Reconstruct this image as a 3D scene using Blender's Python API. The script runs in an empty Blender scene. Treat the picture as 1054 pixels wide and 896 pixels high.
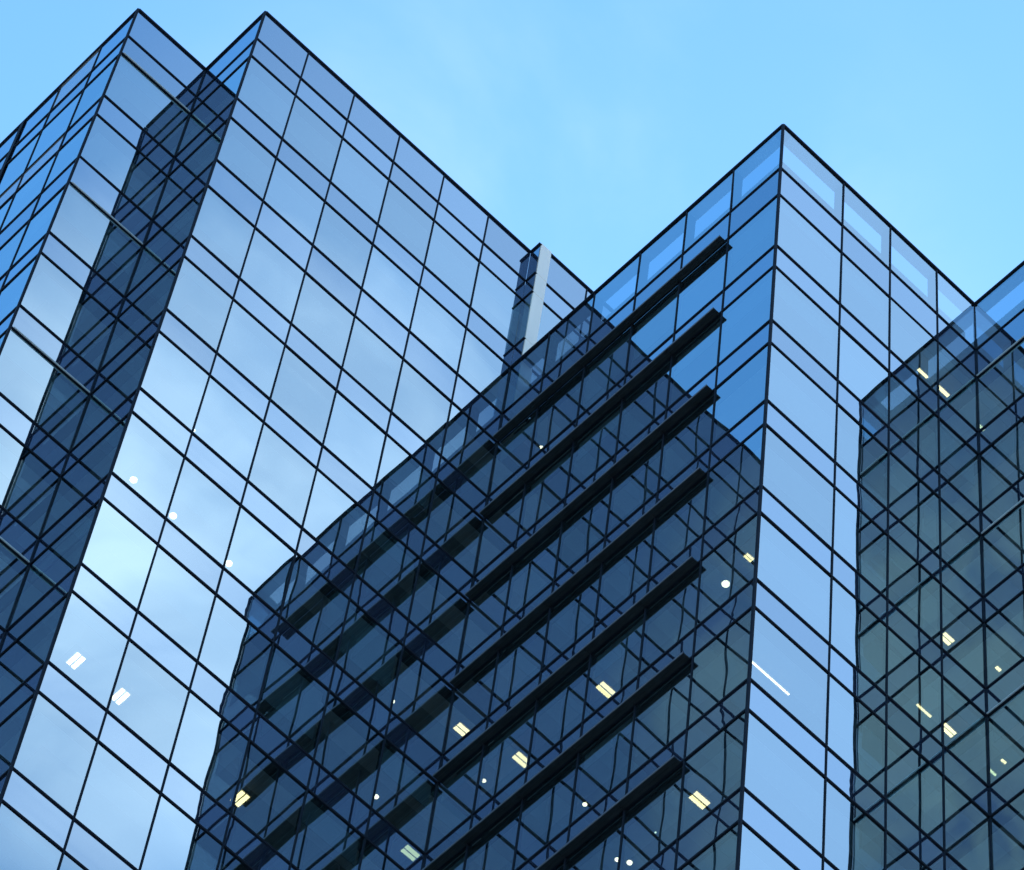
import bpy, bmesh, math, random
from mathutils import Vector, Matrix, noise

S = bpy.context.scene
COL = S.collection
rnd = random.Random(11)

# ------------------------------------------------------------------ camera
cam_d = bpy.data.cameras.new('camera')
cam = bpy.data.objects.new('camera', cam_d)
COL.objects.link(cam)
cam_d.sensor_fit = 'HORIZONTAL'
cam_d.sensor_width = 36.0
cam_d.lens = 4501.07 / 1054.0 * 36.0
cam_d.clip_start = 0.1
cam_d.clip_end = 20000.0
RT = (0.71821362, -0.69125707, 0.07957919)
DN = (0.63863716, 0.60945830, -0.46979055)
FW = (0.27624584, 0.38823220, 0.87918371)
cam.matrix_world = Matrix(((RT[0], -DN[0], -FW[0], 0), (RT[1], -DN[1], -FW[1], 0),
                           (RT[2], -DN[2], -FW[2], 1.6), (0, 0, 0, 1)))
S.camera = cam

# ------------------------------------------------------------------ world, sun, exposure
SUN_EL, SUN_AZ = math.radians(32), math.radians(54)      # azimuth clockwise from +Y
sun_dir = Vector((math.cos(SUN_EL) * math.sin(SUN_AZ), math.cos(SUN_EL) * math.cos(SUN_AZ), math.sin(SUN_EL)))
world = bpy.data.worlds.new('World')
S.world = world
world.use_nodes = True
wt = world.node_tree
wt.nodes.clear()
N, L = wt.nodes.new, wt.links.new
sky = N('ShaderNodeTexSky')
sky.sky_type = 'NISHITA'
sky.sun_disc = False
sky.sun_elevation = SUN_EL
sky.sun_rotation = SUN_AZ
sky.air_density = 1.0
sky.dust_density = 0.8
sky.ozone_density = 1.0
tint = N('ShaderNodeMix'); tint.data_type = 'RGBA'; tint.blend_type = 'MULTIPLY'
tint.inputs[0].default_value = 1.0
tint.inputs[7].default_value = (0.56, 0.98, 1.24, 1)
L(sky.outputs[0], tint.inputs[6])
tc = N('ShaderNodeTexCoord')


def wmath(op, a, b=None, clamp=False):
    n = N('ShaderNodeMath'); n.operation = op; n.use_clamp = clamp
    n.inputs[2].default_value = 0.22
    for i, v in enumerate((a, b)):
        if v is None: continue
        if isinstance(v, (int, float)): n.inputs[i].default_value = v
        else: L(v, n.inputs[i])
    return n.outputs[0]


def bank(direction, inner, outer):
    """1 inside a cone round a direction of the sky, fading to 0 (angles in degrees)."""
    d = N('ShaderNodeVectorMath'); d.operation = 'DOT_PRODUCT'
    L(tc.outputs['Generated'], d.inputs[0]); d.inputs[1].default_value = Vector(direction).normalized()
    m = N('ShaderNodeMapRange'); m.interpolation_type = 'SMOOTHSTEP'
    m.inputs[1].default_value = math.cos(math.radians(outer)); m.inputs[2].default_value = math.cos(math.radians(inner))
    L(d.outputs['Value'], m.inputs[0])
    return m.outputs[0]


def cloud_noise(scale, lo, hi, detail=6.0, offs=(0, 0, 0), stretch=(1, 1, 1)):
    mp = N('ShaderNodeMapping'); mp.inputs[1].default_value = offs; mp.inputs[3].default_value = stretch
    L(tc.outputs['Generated'], mp.inputs[0])
    n = N('ShaderNodeTexNoise'); n.inputs['Scale'].default_value = scale; n.inputs['Detail'].default_value = detail
    n.inputs['Roughness'].default_value = 0.55; n.inputs['Distortion'].default_value = 0.4
    L(mp.outputs[0], n.inputs['Vector'])
    m = N('ShaderNodeMapRange'); m.inputs[1].default_value = lo; m.inputs[2].default_value = hi
    m.interpolation_type = 'SMOOTHSTEP'
    L(n.outputs[0], m.inputs[0])
    return m.outputs[0]


# a bright cloud bank in the sky over the street side, thin high cloud elsewhere
bank1 = wmath('MULTIPLY', bank((0.240, -0.449, 0.861), 0.2, 6.1), wmath('MULTIPLY_ADD', cloud_noise(9, 0.25, 0.72, detail=5.0), 0.36))
veil = wmath('MULTIPLY', bank((0.335, -0.370, 0.866), 4.0, 13.5), 0.17)
bank2 = wmath('MULTIPLY', bank((-0.405, -0.352, 0.845), 1.5, 5.8), cloud_noise(22, 0.22, 0.62, detail=4.0, offs=(3, 1, 0)))
bank2 = wmath('MULTIPLY', bank2, 0.47)
thin = wmath('MULTIPLY', bank((0.26, 0.37, 0.89), 1.0, 7.0), wmath('MULTIPLY', cloud_noise(9, 0.35, 0.75, offs=(7, 2, 4)), 0.10))
cl = wmath('MAXIMUM', wmath('MAXIMUM', bank1, veil), thin)
grey = N('ShaderNodeMix'); grey.data_type = 'RGBA'      # a thin grey cloud on the shady side of the sky
dark = N('ShaderNodeMix'); dark.data_type = 'RGBA'      # unseen grey-blue cloud added there to darken the double reflections
L(wmath('MULTIPLY', bank((-0.29, -0.41, 0.865), 8.0, 22.0), 0.85), dark.inputs[0]); L(tint.outputs[2], dark.inputs[6])
dark.inputs[7].default_value = (0.39, 0.46, 0.86, 1)
L(bank2, grey.inputs[0]); L(dark.outputs[2], grey.inputs[6]); grey.inputs[7].default_value = (2.2, 2.1, 1.85, 1)
cmix = N('ShaderNodeMix'); cmix.data_type = 'RGBA'
L(cl, cmix.inputs[0]); L(grey.outputs[2], cmix.inputs[6])
cmix.inputs[7].default_value = (8.3, 8.1, 8.6, 1)
bg = N('ShaderNodeBackground'); bg.inputs[1].default_value = 0.15
L(cmix.outputs[2], bg.inputs[0])
wo = N('ShaderNodeOutputWorld'); L(bg.outputs[0], wo.inputs[0])

sl = bpy.data.lights.new('sun', 'SUN')
sl.energy = 3.0
sl.angle = math.radians(0.5)
sl.color = (1.0, 0.94, 0.86)
so = bpy.data.objects.new('sun', sl)
so.rotation_euler = sun_dir.to_track_quat('Z', 'Y').to_euler()
so.location = (0, 0, 200)
COL.objects.link(so)

S.view_settings.view_transform = 'Standard'
S.view_settings.look = 'None'
S.view_settings.exposure = 1.15
S.view_settings.gamma = 1.0
S.view_settings.use_curve_mapping = False
S.cycles.max_bounces = 10
S.cycles.glossy_bounces = 7
S.cycles.diffuse_bounces = 3
S.cycles.transparent_max_bounces = 16
S.cycles.use_denoising = True
S.cycles.sample_clamp_indirect = 4.0

# ------------------------------------------------------------------ materials


def mat(name):
    m = bpy.data.materials.new(name); m.use_nodes = True
    m.node_tree.nodes.clear()
    return m, m.node_tree.nodes.new, m.node_tree.links.new


def out(m, sock):
    o = m.node_tree.nodes.new('ShaderNodeOutputMaterial')
    m.node_tree.links.new(sock, o.inputs[0])


R0 = 0.60


def schlick(N, L, r0):
    """reflectance of the coated glass at the angle it is seen under"""
    lw = N('ShaderNodeLayerWeight'); lw.inputs[0].default_value = 0.5
    f = lw.outputs['Facing']
    p = N('ShaderNodeMath'); p.operation = 'POWER'; L(f, p.inputs[0]); p.inputs[1].default_value = 5.0
    k = N('ShaderNodeMath'); k.operation = 'MULTIPLY_ADD'
    L(p.outputs[0], k.inputs[0]); k.inputs[1].default_value = 1 - r0
    oi = N('ShaderNodeObjectInfo')                     # coatings differ a little from pane to pane
    v = N('ShaderNodeMapRange'); v.inputs[3].default_value = r0 - 0.055; v.inputs[4].default_value = r0 + 0.055
    L(oi.outputs['Random'], v.inputs[0]); L(v.outputs[0], k.inputs[2])
    return k.outputs[0]


def glass_mat(name, trans, r0=R0, refl=(0.64, 0.92, 1.0)):
    m, N, L = mat(name)
    t = N('ShaderNodeBsdfTransparent'); t.inputs[0].default_value = (*trans, 1)
    g = N('ShaderNodeBsdfGlossy'); g.inputs['Roughness'].default_value = 0.0; g.inputs[0].default_value = (*refl, 1)
    x = N('ShaderNodeMixShader'); L(schlick(N, L, r0), x.inputs[0]); L(t.outputs[0], x.inputs[1]); L(g.outputs[0], x.inputs[2])
    out(m, x.outputs[0]); return m


def spandrel_mat(name, base, r0=R0, refl=(0.59, 0.85, 0.97)):
    m, N, L = mat(name)
    d = N('ShaderNodeBsdfDiffuse')
    tc = N('ShaderNodeTexCoord'); nz = N('ShaderNodeTexNoise'); nz.inputs['Scale'].default_value = 1.2; nz.inputs['Detail'].default_value = 4
    L(tc.outputs['Object'], nz.inputs[0])
    cr = N('ShaderNodeValToRGB'); cr.color_ramp.elements[0].color = (*[c * 0.75 for c in base], 1)
    cr.color_ramp.elements[1].color = (*[c * 1.25 for c in base], 1)
    L(nz.outputs[0], cr.inputs[0]); L(cr.outputs[0], d.inputs[0])
    g = N('ShaderNodeBsdfGlossy'); g.inputs['Roughness'].default_value = 0.0; g.inputs[0].default_value = (*refl, 1)
    x = N('ShaderNodeMixShader'); L(schlick(N, L, r0), x.inputs[0]); L(d.outputs[0], x.inputs[1]); L(g.outputs[0], x.inputs[2])
    out(m, x.outputs[0]); return m


def solid(name, col, rough=0.5, metal=0.0, var=0.12, scale=6.0, stretch=(1, 1, 1), spec=0.5, bump=0.0):
    m, N, L = mat(name)
    b = N('ShaderNodeBsdfPrincipled')
    b.inputs['Roughness'].default_value = rough; b.inputs['Metallic'].default_value = metal
    b.inputs['Specular IOR Level'].default_value = spec
    tc = N('ShaderNodeTexCoord'); mp = N('ShaderNodeMapping'); mp.inputs[3].default_value = stretch
    nz = N('ShaderNodeTexNoise'); nz.inputs['Scale'].default_value = scale; nz.inputs['Detail'].default_value = 6
    L(tc.outputs['Object'], mp.inputs[0]); L(mp.outputs[0], nz.inputs[0])
    cr = N('ShaderNodeValToRGB')
    cr.color_ramp.elements[0].position = 0.3; cr.color_ramp.elements[1].position = 0.7
    cr.color_ramp.elements[0].color = (*[c * (1 - var) for c in col], 1)
    cr.color_ramp.elements[1].color = (*[min(1, c * (1 + var)) for c in col], 1)
    L(nz.outputs[0], cr.inputs[0]); L(cr.outputs[0], b.inputs['Base Color'])
    if bump:
        bp = N('ShaderNodeBump'); bp.inputs[0].default_value = bump; L(nz.outputs[0], bp.inputs['Height']); L(bp.outputs[0], b.inputs['Normal'])
    out(m, b.outputs[0]); return m


def emit(name, col, strength):
    m, N, L = mat(name)
    e = N('ShaderNodeEmission'); e.inputs[0].default_value = (*col, 1); e.inputs[1].default_value = strength
    out(m, e.outputs[0]); return m


GLASS = glass_mat('vision_glass', (0.46, 0.60, 0.64))
PARAPET_GLASS = glass_mat('parapet_glass', (0.50, 0.68, 0.80), r0=0.57)
SPANDREL = spandrel_mat('spandrel_glass', (0.022, 0.026, 0.048))
TAN_SPANDREL = spandrel_mat('tan_reflection_glass', (0.30, 0.24, 0.20), r0=0.36)  # tan reflection put into the base colour of a few panels
BLACK = solid('black_anodised', (0.007, 0.008, 0.013), 0.65, 0.0, 0.25, 3.0, spec=0.1)
FINMAT = solid('fin_dark_bronze', (0.009, 0.009, 0.009), 0.5, 0.0, 0.45, 5.0, (1, 1, 1), spec=0.25, bump=0.1)
LIP = solid('fin_lip', (0.16, 0.15, 0.16), 0.4, 0.6, 0.15, 4.0)
RAILMAT = solid('rail_aluminium', (0.50, 0.50, 0.50), 0.4, 0.0, 0.08, 5.0)
PIERMAT = solid('pale_metal_panel', (0.94, 0.74, 0.62), 0.5, 0.0, 0.05, 1.2, (1, 1, 0.3))
CEIL = solid('ceiling_white_daylit', (0.72, 0.72, 0.70), 0.9, 0, 0.04, 2.0)
CEIL2 = solid('ceiling_tile_dimmed', (0.40, 0.42, 0.41), 0.9, 0, 0.08, 8.0)
BLIND = solid('blind_fabric', (0.30, 0.31, 0.30), 0.9, 0, 0.06, 3.0)
POCKET = solid('blind_pocket_dark', (0.03, 0.03, 0.03), 0.9, 0, 0.1, 4.0)
FLOOR = solid('floor_carpet', (0.10, 0.10, 0.11), 0.95, 0, 0.2, 10.0)
CORE = solid('core_wall', (0.22, 0.22, 0.21), 0.9, 0, 0.1, 1.0)
ROOFM = solid('roof_membrane', (0.12, 0.12, 0.13), 0.9, 0, 0.2, 1.0)
COPING_IN = solid('coping_underside', (0.34, 0.38, 0.44), 0.6, 0, 0.1, 3.0)
HOUSING = solid('fixture_grey', (0.30, 0.30, 0.29), 0.5, 0, 0.03, 5.0)
TUBE = emit('fluorescent_tube', (1.0, 0.76, 0.36), 3.2)
LENS = emit('downlight_lens', (1.0, 0.86, 0.58), 3.4)
PAVING = solid('plaza_paving', (0.30, 0.29, 0.27), 0.85, 0, 0.2, 0.4)

# ------------------------------------------------------------------ mesh helpers


class MB:
    def __init__(self): self.bm = bmesh.new()

    def box(self, x0, x1, y0, y1, z0, z1, mi=0):
        x0, x1 = min(x0, x1), max(x0, x1); y0, y1 = min(y0, y1), max(y0, y1); z0, z1 = min(z0, z1), max(z0, z1)
        v = [self.bm.verts.new(p) for p in ((x0, y0, z0), (x1, y0, z0), (x1, y1, z0), (x0, y1, z0), (x0, y0, z1), (x1, y0, z1), (x1, y1, z1), (x0, y1, z1))]
        for q in ((3, 2, 1, 0), (4, 5, 6, 7), (0, 1, 5, 4), (1, 2, 6, 5), (2, 3, 7, 6), (3, 0, 4, 7)):
            self.bm.faces.new([v[i] for i in q]).material_index = mi
        return self

    def cyl(self, x, y, z0, z1, r, n=20, mi=0):
        a = [self.bm.verts.new((x + r * math.cos(2 * math.pi * i / n), y + r * math.sin(2 * math.pi * i / n), z0)) for i in range(n)]
        b = [self.bm.verts.new((p.co.x, p.co.y, z1)) for p in a]
        self.bm.faces.new(a[::-1]); self.bm.faces.new(b)
        for i in range(n): self.bm.faces.new((a[i], a[(i + 1) % n], b[(i + 1) % n], b[i]))
        return self

    def build(self, name, mats, parent=None, bevel=0.0):
        if bevel:
            bmesh.ops.bevel(self.bm, geom=[e for e in self.bm.edges], offset=bevel, segments=1, affect='EDGES')
        me = bpy.data.meshes.new(name); self.bm.to_mesh(me); self.bm.free()
        for m in (mats if isinstance(mats, (list, tuple)) else [mats]): me.materials.append(m)
        o = bpy.data.objects.new(name, me); COL.objects.link(o)
        if parent: o.parent = parent
        return o


def empty(name, loc, label, cat, group=None):
    o = bpy.data.objects.new(name, None); COL.objects.link(o)
    o.location = loc; o['label'] = label; o['category'] = cat
    if group: o['group'] = group
    return o


PANES = {}


def pane_mesh(w, h, m, variant):
    """one sheet of glass: x along, z up, outward -y; slightly bowed and rippled as tempered panes are"""
    key = (round(w, 3), round(h, 3), m.name, variant)
    if key in PANES: return PANES[key]
    r = random.Random(variant * 31 + int(h * 100))
    nx, nz = 8, (14 if h > 2 else 7)
    bow = r.uniform(0.3, 1.0) * 0.0017 * r.choice((1, 1, -1)) * min(1.0, h / 2.4)
    tx, tz = r.gauss(0, 0.0014), r.gauss(0, 0.0014)
    rip = r.uniform(0.3, 1.0) * 0.00018
    ph = r.uniform(0, 6.28); off = Vector((variant * 7.3, h, 2.1))
    bm = bmesh.new(); g = []
    for j in range(nz + 1):
        row = []
        for i in range(nx + 1):
            x, z = w * (i / nx - .5), h * (j / nz - .5)
            a, b = 2 * i / nx - 1, 2 * j / nz - 1
            y = bow * (1 - a * a) * (1 - 0.75 * b * b) + tx * x + tz * z + rip * math.sin(2 * math.pi * z / 0.42 + ph) \
                + 0.0009 * noise.noise(Vector((x * .8, 0, z * .8)) + off)
            row.append(bm.verts.new((x, -y, z)))
        g.append(row)
    for j in range(nz):
        for i in range(nx):
            f = bm.faces.new((g[j][i], g[j][i + 1], g[j + 1][i + 1], g[j + 1][i])); f.smooth = True
    me = bpy.data.meshes.new('glass_pane'); bm.to_mesh(me); bm.free(); me.materials.append(m)
    PANES[key] = me
    return me


COUNT = {}


class Facade:
    """A vertical curtain wall. start = (x, y) of the left end as seen from outside, along = unit direction
    seen from outside left to right. Local x along, local -y outward."""

    def __init__(self, tower, start, ang):
        self.t = tower; self.o = Vector((*start, 0)); self.a = ang
        self.base = tower.location

    def place(self, ob, x=0, z=0, y=0):
        c, s = math.cos(self.a), math.sin(self.a)
        p = Vector((self.o.x + c * x - s * y, self.o.y + s * x + c * y, z)) - self.base
        ob.location = p; ob.rotation_euler = (0, 0, self.a); ob.parent = self.t
        return ob

    def pane(self, name, x0, x1, z0, z1, m):
        v = rnd.randrange(14)
        ob = bpy.data.objects.new(name, pane_mesh(x1 - x0, z1 - z0, m, v)); COL.objects.link(ob)
        return self.place(ob, (x0 + x1) / 2, (z0 + z1) / 2)

    def blind(self, x0, x1, top, drop):
        b = MB().box(0, x1 - x0, 0.0, 0.006, -drop, 0.0).box(0, x1 - x0, -0.006, 0.014, -drop - 0.03, -drop - 0.001)
        return self.place(b.build('roller_blind', BLIND), x0, top, 0.125)

    def bar(self, name, x0, x1, z0, z1, proud, back, m=None):
        b = MB().box(0, x1 - x0, -proud, back, 0, z1 - z0)
        return self.place(b.build(name, m or BLACK, bevel=0.006), x0, z0)


# ------------------------------------------------------------------ setting
CX, CY, CZ = 30.53, 33.48, 103.22          # roof corner of the middle tower, the origin of all dimensions below
g = MB(); g.box(-3000, 3000, -3000, 3000, -0.5, 0.0)
gr = g.build('ground', PAVING); gr['kind'] = 'structure'

TALL, LOW = 7.0, 0.0
# levels relative to CZ: (bottom, top, kind), from the parapet down
LEV_TALL = [(5.2, 7.0, 'p'), (4.05, 5.2, 's'), (1.25, 4.05, 'v'), (0.05, 1.25, 's')]
LEV = [(-2.57, 0.05, 'v'), (-4.12, -2.57, 's')]
zt = -4.12
for k in range(8):
    LEV += [(-7.0 - 4 * k, zt, 'v'), (-8.15 - 4 * k, -7.0 - 4 * k, 's')]
    zt = -8.15 - 4 * k
LEV_HIGH = LEV_TALL + LEV
LEV_LOW = [(-2.57, 0.0, 'p')] + LEV[1:]
ZBOT = zt


def tower(label, x, y):
    return empty('glass_tower', (CX + x, CY + y, 0), label, 'building', 'stepped blue glass office towers')


TA = tower('tall blue glass tower at the far left with thin silver rails across its narrow face', -12.45, 12.43)
TB = tower('tall blue glass tower with the broad cloud-reflecting face and a pale metal corner strip', -9.98, 10.0)
TC = tower('lower glass tower in the middle with seven black horizontal sunshade fins', 0, 0)
TD = tower('lower glass tower at the right edge with dark panes and no sunshade fins', 7.03, -4.0)


def curtain(f, xs, levels, corner_l=False, corner_r=False, rails=(), tan=(), see_through=False, slim=()):
    """xs: mullion positions from end to end"""
    L_ = xs[-1]
    base = CZ
    for (z0, z1, k) in levels:
        for i in range(len(xs) - 1):
            if k == 'v' and rnd.random() < 0.34:
                f.blind(xs[i] + 0.06, xs[i + 1] - 0.06, base + z1 - 0.06, rnd.choice((0.35, 0.6, 0.9, 0.9, 1.4, 1.9)))
            nm, m = {'v': ('window', GLASS), 's': ('spandrel_panel', SPANDREL), 'p': ('parapet_panel', PARAPET_GLASS if see_through else SPANDREL)}[k]
            if (round(z0, 2), i) in tan: m = TAN_SPANDREL
            p = f.pane(nm, xs[i] + 0.004, xs[i + 1] - 0.004, base + z0 + 0.004, base + z1 - 0.004, m)
    zs = sorted({z for l in levels for z in l[:2]})
    top = zs[-1]
    for z in zs[:-1]:
        f.bar('transom', 0.0, L_, base + z - 0.032, base + z + 0.032, 0.030, 0.06)
    for r in rails:
        f.bar('cleaning_rail', 0.05, L_ - 0.05, base + r - 0.012, base + r + 0.012, 0.072, -0.034, RAILMAT)
    f.bar('coping', 0.0, L_, base + top - 0.04, base + top + 0.05, 0.045, 0.06)
    f.bar('coping_soffit', 0.06, L_ - 0.06, base + top - 0.03, base + top + 0.045, -0.062, 0.36, COPING_IN)
    for i, x in enumerate(xs):
        if i == 0 and not corner_l: continue
        if i == len(xs) - 1 and not corner_r: continue
        w = 0.022
        x0, x1 = x - w, x + w
        if i == 0: x0, x1 = 0.0, 0.06
        if i == len(xs) - 1: x0, x1 = x - 0.06, x
        f.bar('mullion', x0, x1, base + zs[0], base + top - 0.052, 0.024, 0.10)
        if see_through and 0 < i < len(xs) - 1:
            f.bar('parapet_post', x - 0.03, x + 0.03, base - 2.52, base - 0.06, -0.103, 0.30)


def corner_post(t, x, y, top, w=0.06):
    b = MB().box(x - w, x + 0.0, y - w, y + 0.0, CZ + ZBOT, CZ + top - 0.052)
    o = b.build('corner_post', BLACK, t)
    o.location = Vector((CX, CY, 0)) - t.location
    return o


RAILS = (4.05, -4.12, -12.15, -20.15, -28.15)
W, M_ = -math.pi / 2, 1.69          # facades facing -x run (seen from outside) towards -y
# tower A: left face (facing -x) and narrow right face (facing -y)
fA1 = Facade(TA, (CX - 12.45, CY + 12.43 + 16.6), W)
curtain(fA1, [0, 1.69, 3.38, 5.07, 6.76, 8.45, 10.14, 11.84, 13.4, 15.11, 16.6], LEV_HIGH,
        tan={(5.2, 8), (0.05, 8), (0.05, 7), (-4.12, 6)})
fA1.bar('corner_post', 11.76, 11.92, CZ + ZBOT, CZ + 6.94, 0.05, -0.03)
fA2 = Facade(TA, (CX - 12.45, CY + 12.43), 0)
curtain(fA2, [0, 2.47], LEV_HIGH, rails=RAILS)
corner_post(TA, -12.45, 12.43, TALL)
# tower B
fB1 = Facade(TB, (CX - 9.98, CY + 12.43), W)
curtain(fB1, [0, 2.43], LEV_HIGH)
fB2 = Facade(TB, (CX - 9.98, CY + 10.0), 0)
curtain(fB2, [0, 1.60, 3.31, 5.01, 6.68, 8.37, 9.98], LEV_HIGH)
corner_post(TB, -9.98, 10.0, TALL)
# small step of tower B that rises over the roof of tower C: glass side, pale corner strip, glass front
fBs = Facade(TB, (CX + 0.0, CY + 10.0), W)
curtain(fBs, [0, 0.40], LEV_TALL + LEV[:2])
for z0, z1, k in LEV_TALL + LEV[:1]:
    b = MB().box(0.03, 0.42, 0.0, 0.30, CZ + z0 + 0.006, CZ + z1 - 0.006 + (0.10 if z1 == TALL else 0))
    o = b.build('corner_strip', PIERMAT, TB, bevel=0.008); o.location = Vector((CX + 0.0, CY + 9.6, 0)) - TB.location
fB3 = Facade(TB, (CX + 0.42, CY + 9.65), 0)
curtain(fB3, [0, 1.42, 3.11, 4.8, 6.5, 8.2], LEV_TALL + LEV[:1])
# tower C
fC1 = Facade(TC, (CX, CY + 10.0), W)
curtain(fC1, [0, 1.49, 3.18, 4.87, 6.56, 8.25, 10.0], LEV_LOW, see_through=True)
fC2 = Facade(TC, (CX, CY), 0)
curtain(fC2, [0, 2.20, 3.91, 5.62, 7.03], LEV_LOW, see_through=True)
corner_post(TC, 0, 0, LOW)
# tower D
fD1 = Facade(TD, (CX + 7.03, CY), W)
curtain(fD1, [0, 2.0, 4.0], LEV_LOW, rails=RAILS[1:], see_through=True)
fD2 = Facade(TD, (CX + 7.03, CY - 4.0), 0)
curtain(fD2, [0, 2.20, 3.91, 5.62, 7.31], LEV_LOW, see_through=True)
corner_post(TD, 7.03, -4.0, LOW)
# the two re-entrant corner posts
for t, x, y, top in ((TB, -9.98, 12.43, TALL), (TC, 0.0, 10.0, LOW), (TD, 7.03, 0.0, LOW)):
    b = MB().box(-0.03, 0.0, -0.03, 0.0, CZ + ZBOT, CZ + top - 0.06)
    o = b.build('corner_post', BLACK, t); o.location = Vector((CX + x, CY + y, 0)) - t.location

# ------------------------------------------------------------------ insides: floors, ceilings, cores, roofs
FOOT = {'A': (TA, -12.45, -9.98 + 0.2, 12.43, 29.0), 'B': (TB, -9.98, 9.0, 10.0, 29.0),
        'C': (TC, 0.0, 7.03, 0.0, 9.55), 'D': (TD, 7.03, 14.34, -4.0, 9.55)}
I = 0.13


def rel(o, t): o.location = -t.location; return o


for key, (t, x0, x1, y0, y1) in FOOT.items():
    high = key in 'AB'
    lev = [l for l in (LEV_HIGH if high else LEV_LOW) if l[2] == 's']
    X0, X1, Y0, Y1 = CX + x0 + I, CX + x1, CY + y0 + I, CY + y1
    for (z0, z1, _) in lev:
        b = MB()
        # slab with floor finish; below it a perimeter ceiling coloured as if daylit and a greyer tiled ceiling further in
        b.box(X0, X1, Y0, Y1, CZ + z0 + 0.10, CZ + z1 - 0.02, 0)
        b.build('floor_slab', FLOOR, t); rel(t.children[-1], t)
        # a dark blind pocket along the glass, a white bulkhead, then grey tiles; daylight falloff put into their tones
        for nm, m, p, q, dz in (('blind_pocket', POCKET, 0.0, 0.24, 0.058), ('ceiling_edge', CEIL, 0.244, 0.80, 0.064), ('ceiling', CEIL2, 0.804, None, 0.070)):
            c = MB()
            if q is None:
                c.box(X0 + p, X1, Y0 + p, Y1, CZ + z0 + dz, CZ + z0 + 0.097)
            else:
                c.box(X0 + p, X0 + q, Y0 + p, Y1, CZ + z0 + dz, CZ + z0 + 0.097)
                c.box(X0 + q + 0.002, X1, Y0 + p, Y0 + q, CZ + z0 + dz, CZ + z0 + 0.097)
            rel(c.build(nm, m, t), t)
    d = 3.4
    if x1 - x0 > d + 1:
        b = MB(); b.box(X0 + d, X1 - 0.02, Y0 + d, Y1 - 0.02, 0.0, CZ + (5.0 if high else -2.8))
        rel(b.build('core_wall', CORE, t), t)
    # roof deck behind the parapet with its upstand
    zr = 5.2 if high else -2.57
    b = MB()
    b.box(X0, X1, Y0, Y1, CZ + zr + 0.0, CZ + zr + 0.12)
    if not high:
        b.box(X0 + 0.22, X0 + 0.34, Y0 + 0.22, Y1, CZ + zr + 0.12, CZ + zr + 1.50)
        b.box(X0 + 0.345, X1, Y0 + 0.22, Y0 + 0.34, CZ + zr + 0.12, CZ + zr + 1.50)
    rel(b.build('roof', ROOFM, t), t)
    # lower storeys down to the ground, below what the photograph shows
    b = MB(); b.box(CX + x0, X1, CY + y0, Y1, 0.0, CZ + ZBOT - 0.06)
    rel(b.build('lower_storeys', SPANDREL, t), t)

# ------------------------------------------------------------------ sunshade fins of tower C
for k in range(7):
    z = CZ - 4.20 - 4.0 * k
    y0, y1 = 1.82, 9.93
    joints = [y0, 3.44, 5.13, 6.82, 8.51, y1]
    b = MB()
    for j in range(len(joints) - 1):
        a, c = joints[j] + (0.005 if j else 0), joints[j + 1] - 0.005
        b.box(-0.215, -0.125, a, c, z, z + 0.05)           # outer blade
        b.box(-0.118, -0.032, a, c, z + 0.008, z + 0.05)   # inner blade, set up a little
    for j in joints[1:-1]:
        b.box(-0.19, -0.032, j - 0.015, j + 0.015, z + 0.052, z + 0.085)
    fin = b.build('sunshade_fin', FINMAT, TC, bevel=0.003)
    fin.location = Vector((CX, CY, 0)) - TC.location
    l = MB().box(-0.233, -0.218, y0, y1, z + 0.004, z + 0.065).build('fin_lip', LIP, fin, bevel=0.003)

# ------------------------------------------------------------------ ceiling lights seen through the glass


def troffer(t, x, y, z, ang, length=0.55, width=0.40, tubes=2):
    h = MB().box(-length / 2 - 0.03, length / 2 + 0.03, -width / 2 - 0.03, width / 2 + 0.03, -0.012, 0.03).build('ceiling_light', HOUSING, t)
    h.location = Vector((CX + x, CY + y, CZ + z)) - t.location; h.rotation_euler = (0, 0, ang)
    w = width / tubes
    for i in range(tubes):
        c = -width / 2 + w * (i + .5)
        MB().box(-length / 2, length / 2, c - w * 0.36, c + w * 0.36, -0.030, -0.014).build('light_tube', TUBE, h)


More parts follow.
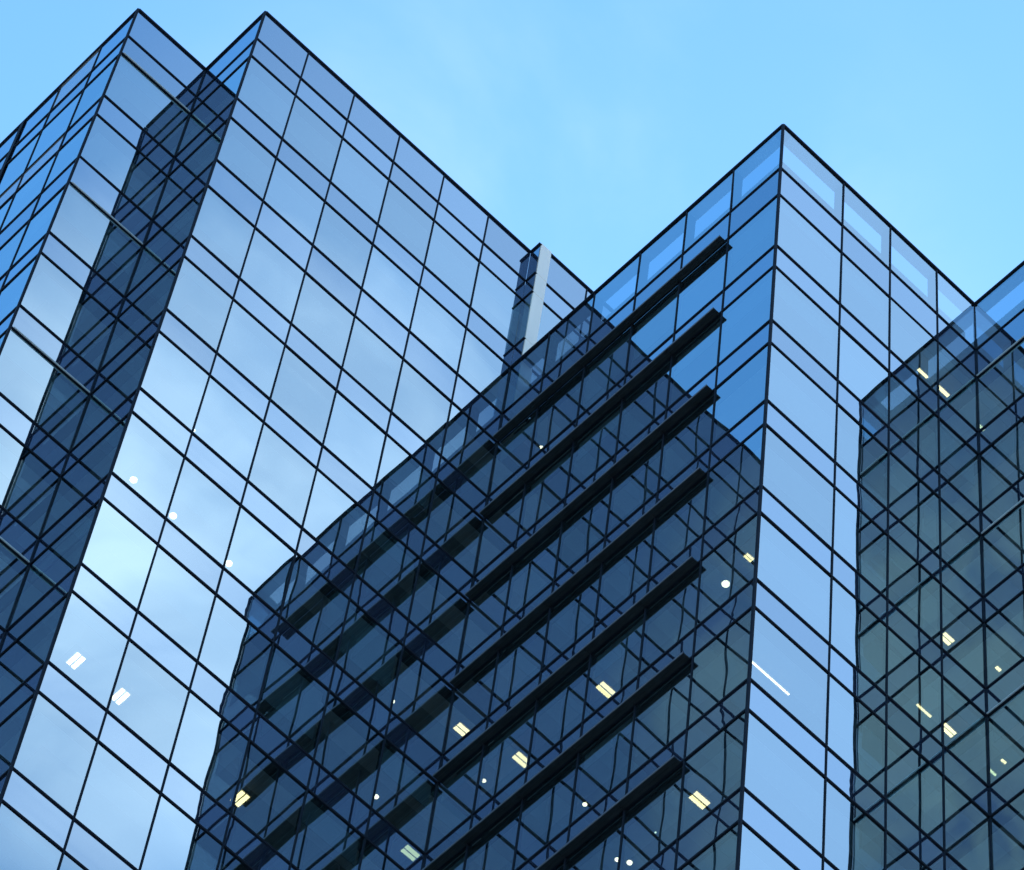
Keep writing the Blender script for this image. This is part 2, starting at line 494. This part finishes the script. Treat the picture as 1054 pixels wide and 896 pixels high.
def downlight(t, x, y, z, r):
    h = MB().cyl(0, 0, -0.010, 0.03, r + 0.02).build('ceiling_light', HOUSING, t)
    h.location = Vector((CX + x, CY + y, CZ + z)) - t.location
    MB().cyl(0, 0, -0.022, -0.012, r).build('light_lens', LENS, h)


H = math.pi / 2
ce = 0.050
for x, y, z in ((-8.78, 11.30, -16.15), (-7.54, 11.34, -16.15), (-5.83, 11.34, -16.15), (-5.39, 11.37, -20.10)):
    downlight(TB, x, y, z + ce, 0.085)
for x, y, z in ((-8.79, 11.23, -24.15), (-7.56, 11.2, -24.15), (-4.11, 11.24, -24.15)):
    troffer(TB, x, y, z + ce, H, 0.36, 0.27)
for x, y, z, r in ((-0.69, 11.28, -20.15, .06), (-0.74, 11.29, -16.15, .05), (-7.65, 11.36, -12.15, .03)):
    downlight(TB, x, y, z + ce, r)
for x, y, z in ((0.87, 5.57, -20.15), (0.86, 8.21, -20.15), (0.88, 2.21, -28.15)):
    troffer(TC, x, y, z + ce, 0, 0.38, 0.26)
troffer(TB, 0.91, 10.68, -16.15 + ce, 0, 0.38, 0.26)
troffer(TC, 0.66, 0.97, -20.15 + ce, 0, 0.20, 0.14, 2)
downlight(TC, 0.78, 1.79, -20.15 + ce, 0.09)
for x, y, z, r in ((0.67, 9.22, -20.15, .05), (1.01, 5.99, -24.15, .05), (0.97, 4.29, -28.15, .06), (0.75, 4.42, -28.15, .05), (0.87, 9.3, -4.12, .04)):
    downlight(TC, x, y, z + ce, r)
troffer(TC, 1.47, 0.97, -24.15 + ce, 0, 1.10, 0.055, 1)
for x0, x1, y, z, w in ((5.85, 6.18, .88, -4.12, .10), (6.50, 6.92, .86, -4.12, .13), (6.62, 6.92, .90, -16.15, .22), (5.78, 6.22, .90, -20.15, .07), (6.55, 6.90, .86, -20.15, .20)):
    troffer(TC, (x0 + x1) / 2, y, z + ce, 0, x1 - x0, w, 2 if w > .15 else 1)
for x, y, z in ((8.14, .6, -16.15), (8.15, .55, -20.10)):
    troffer(TD, x, y, z + ce, 0, 0.14, 0.10, 1)
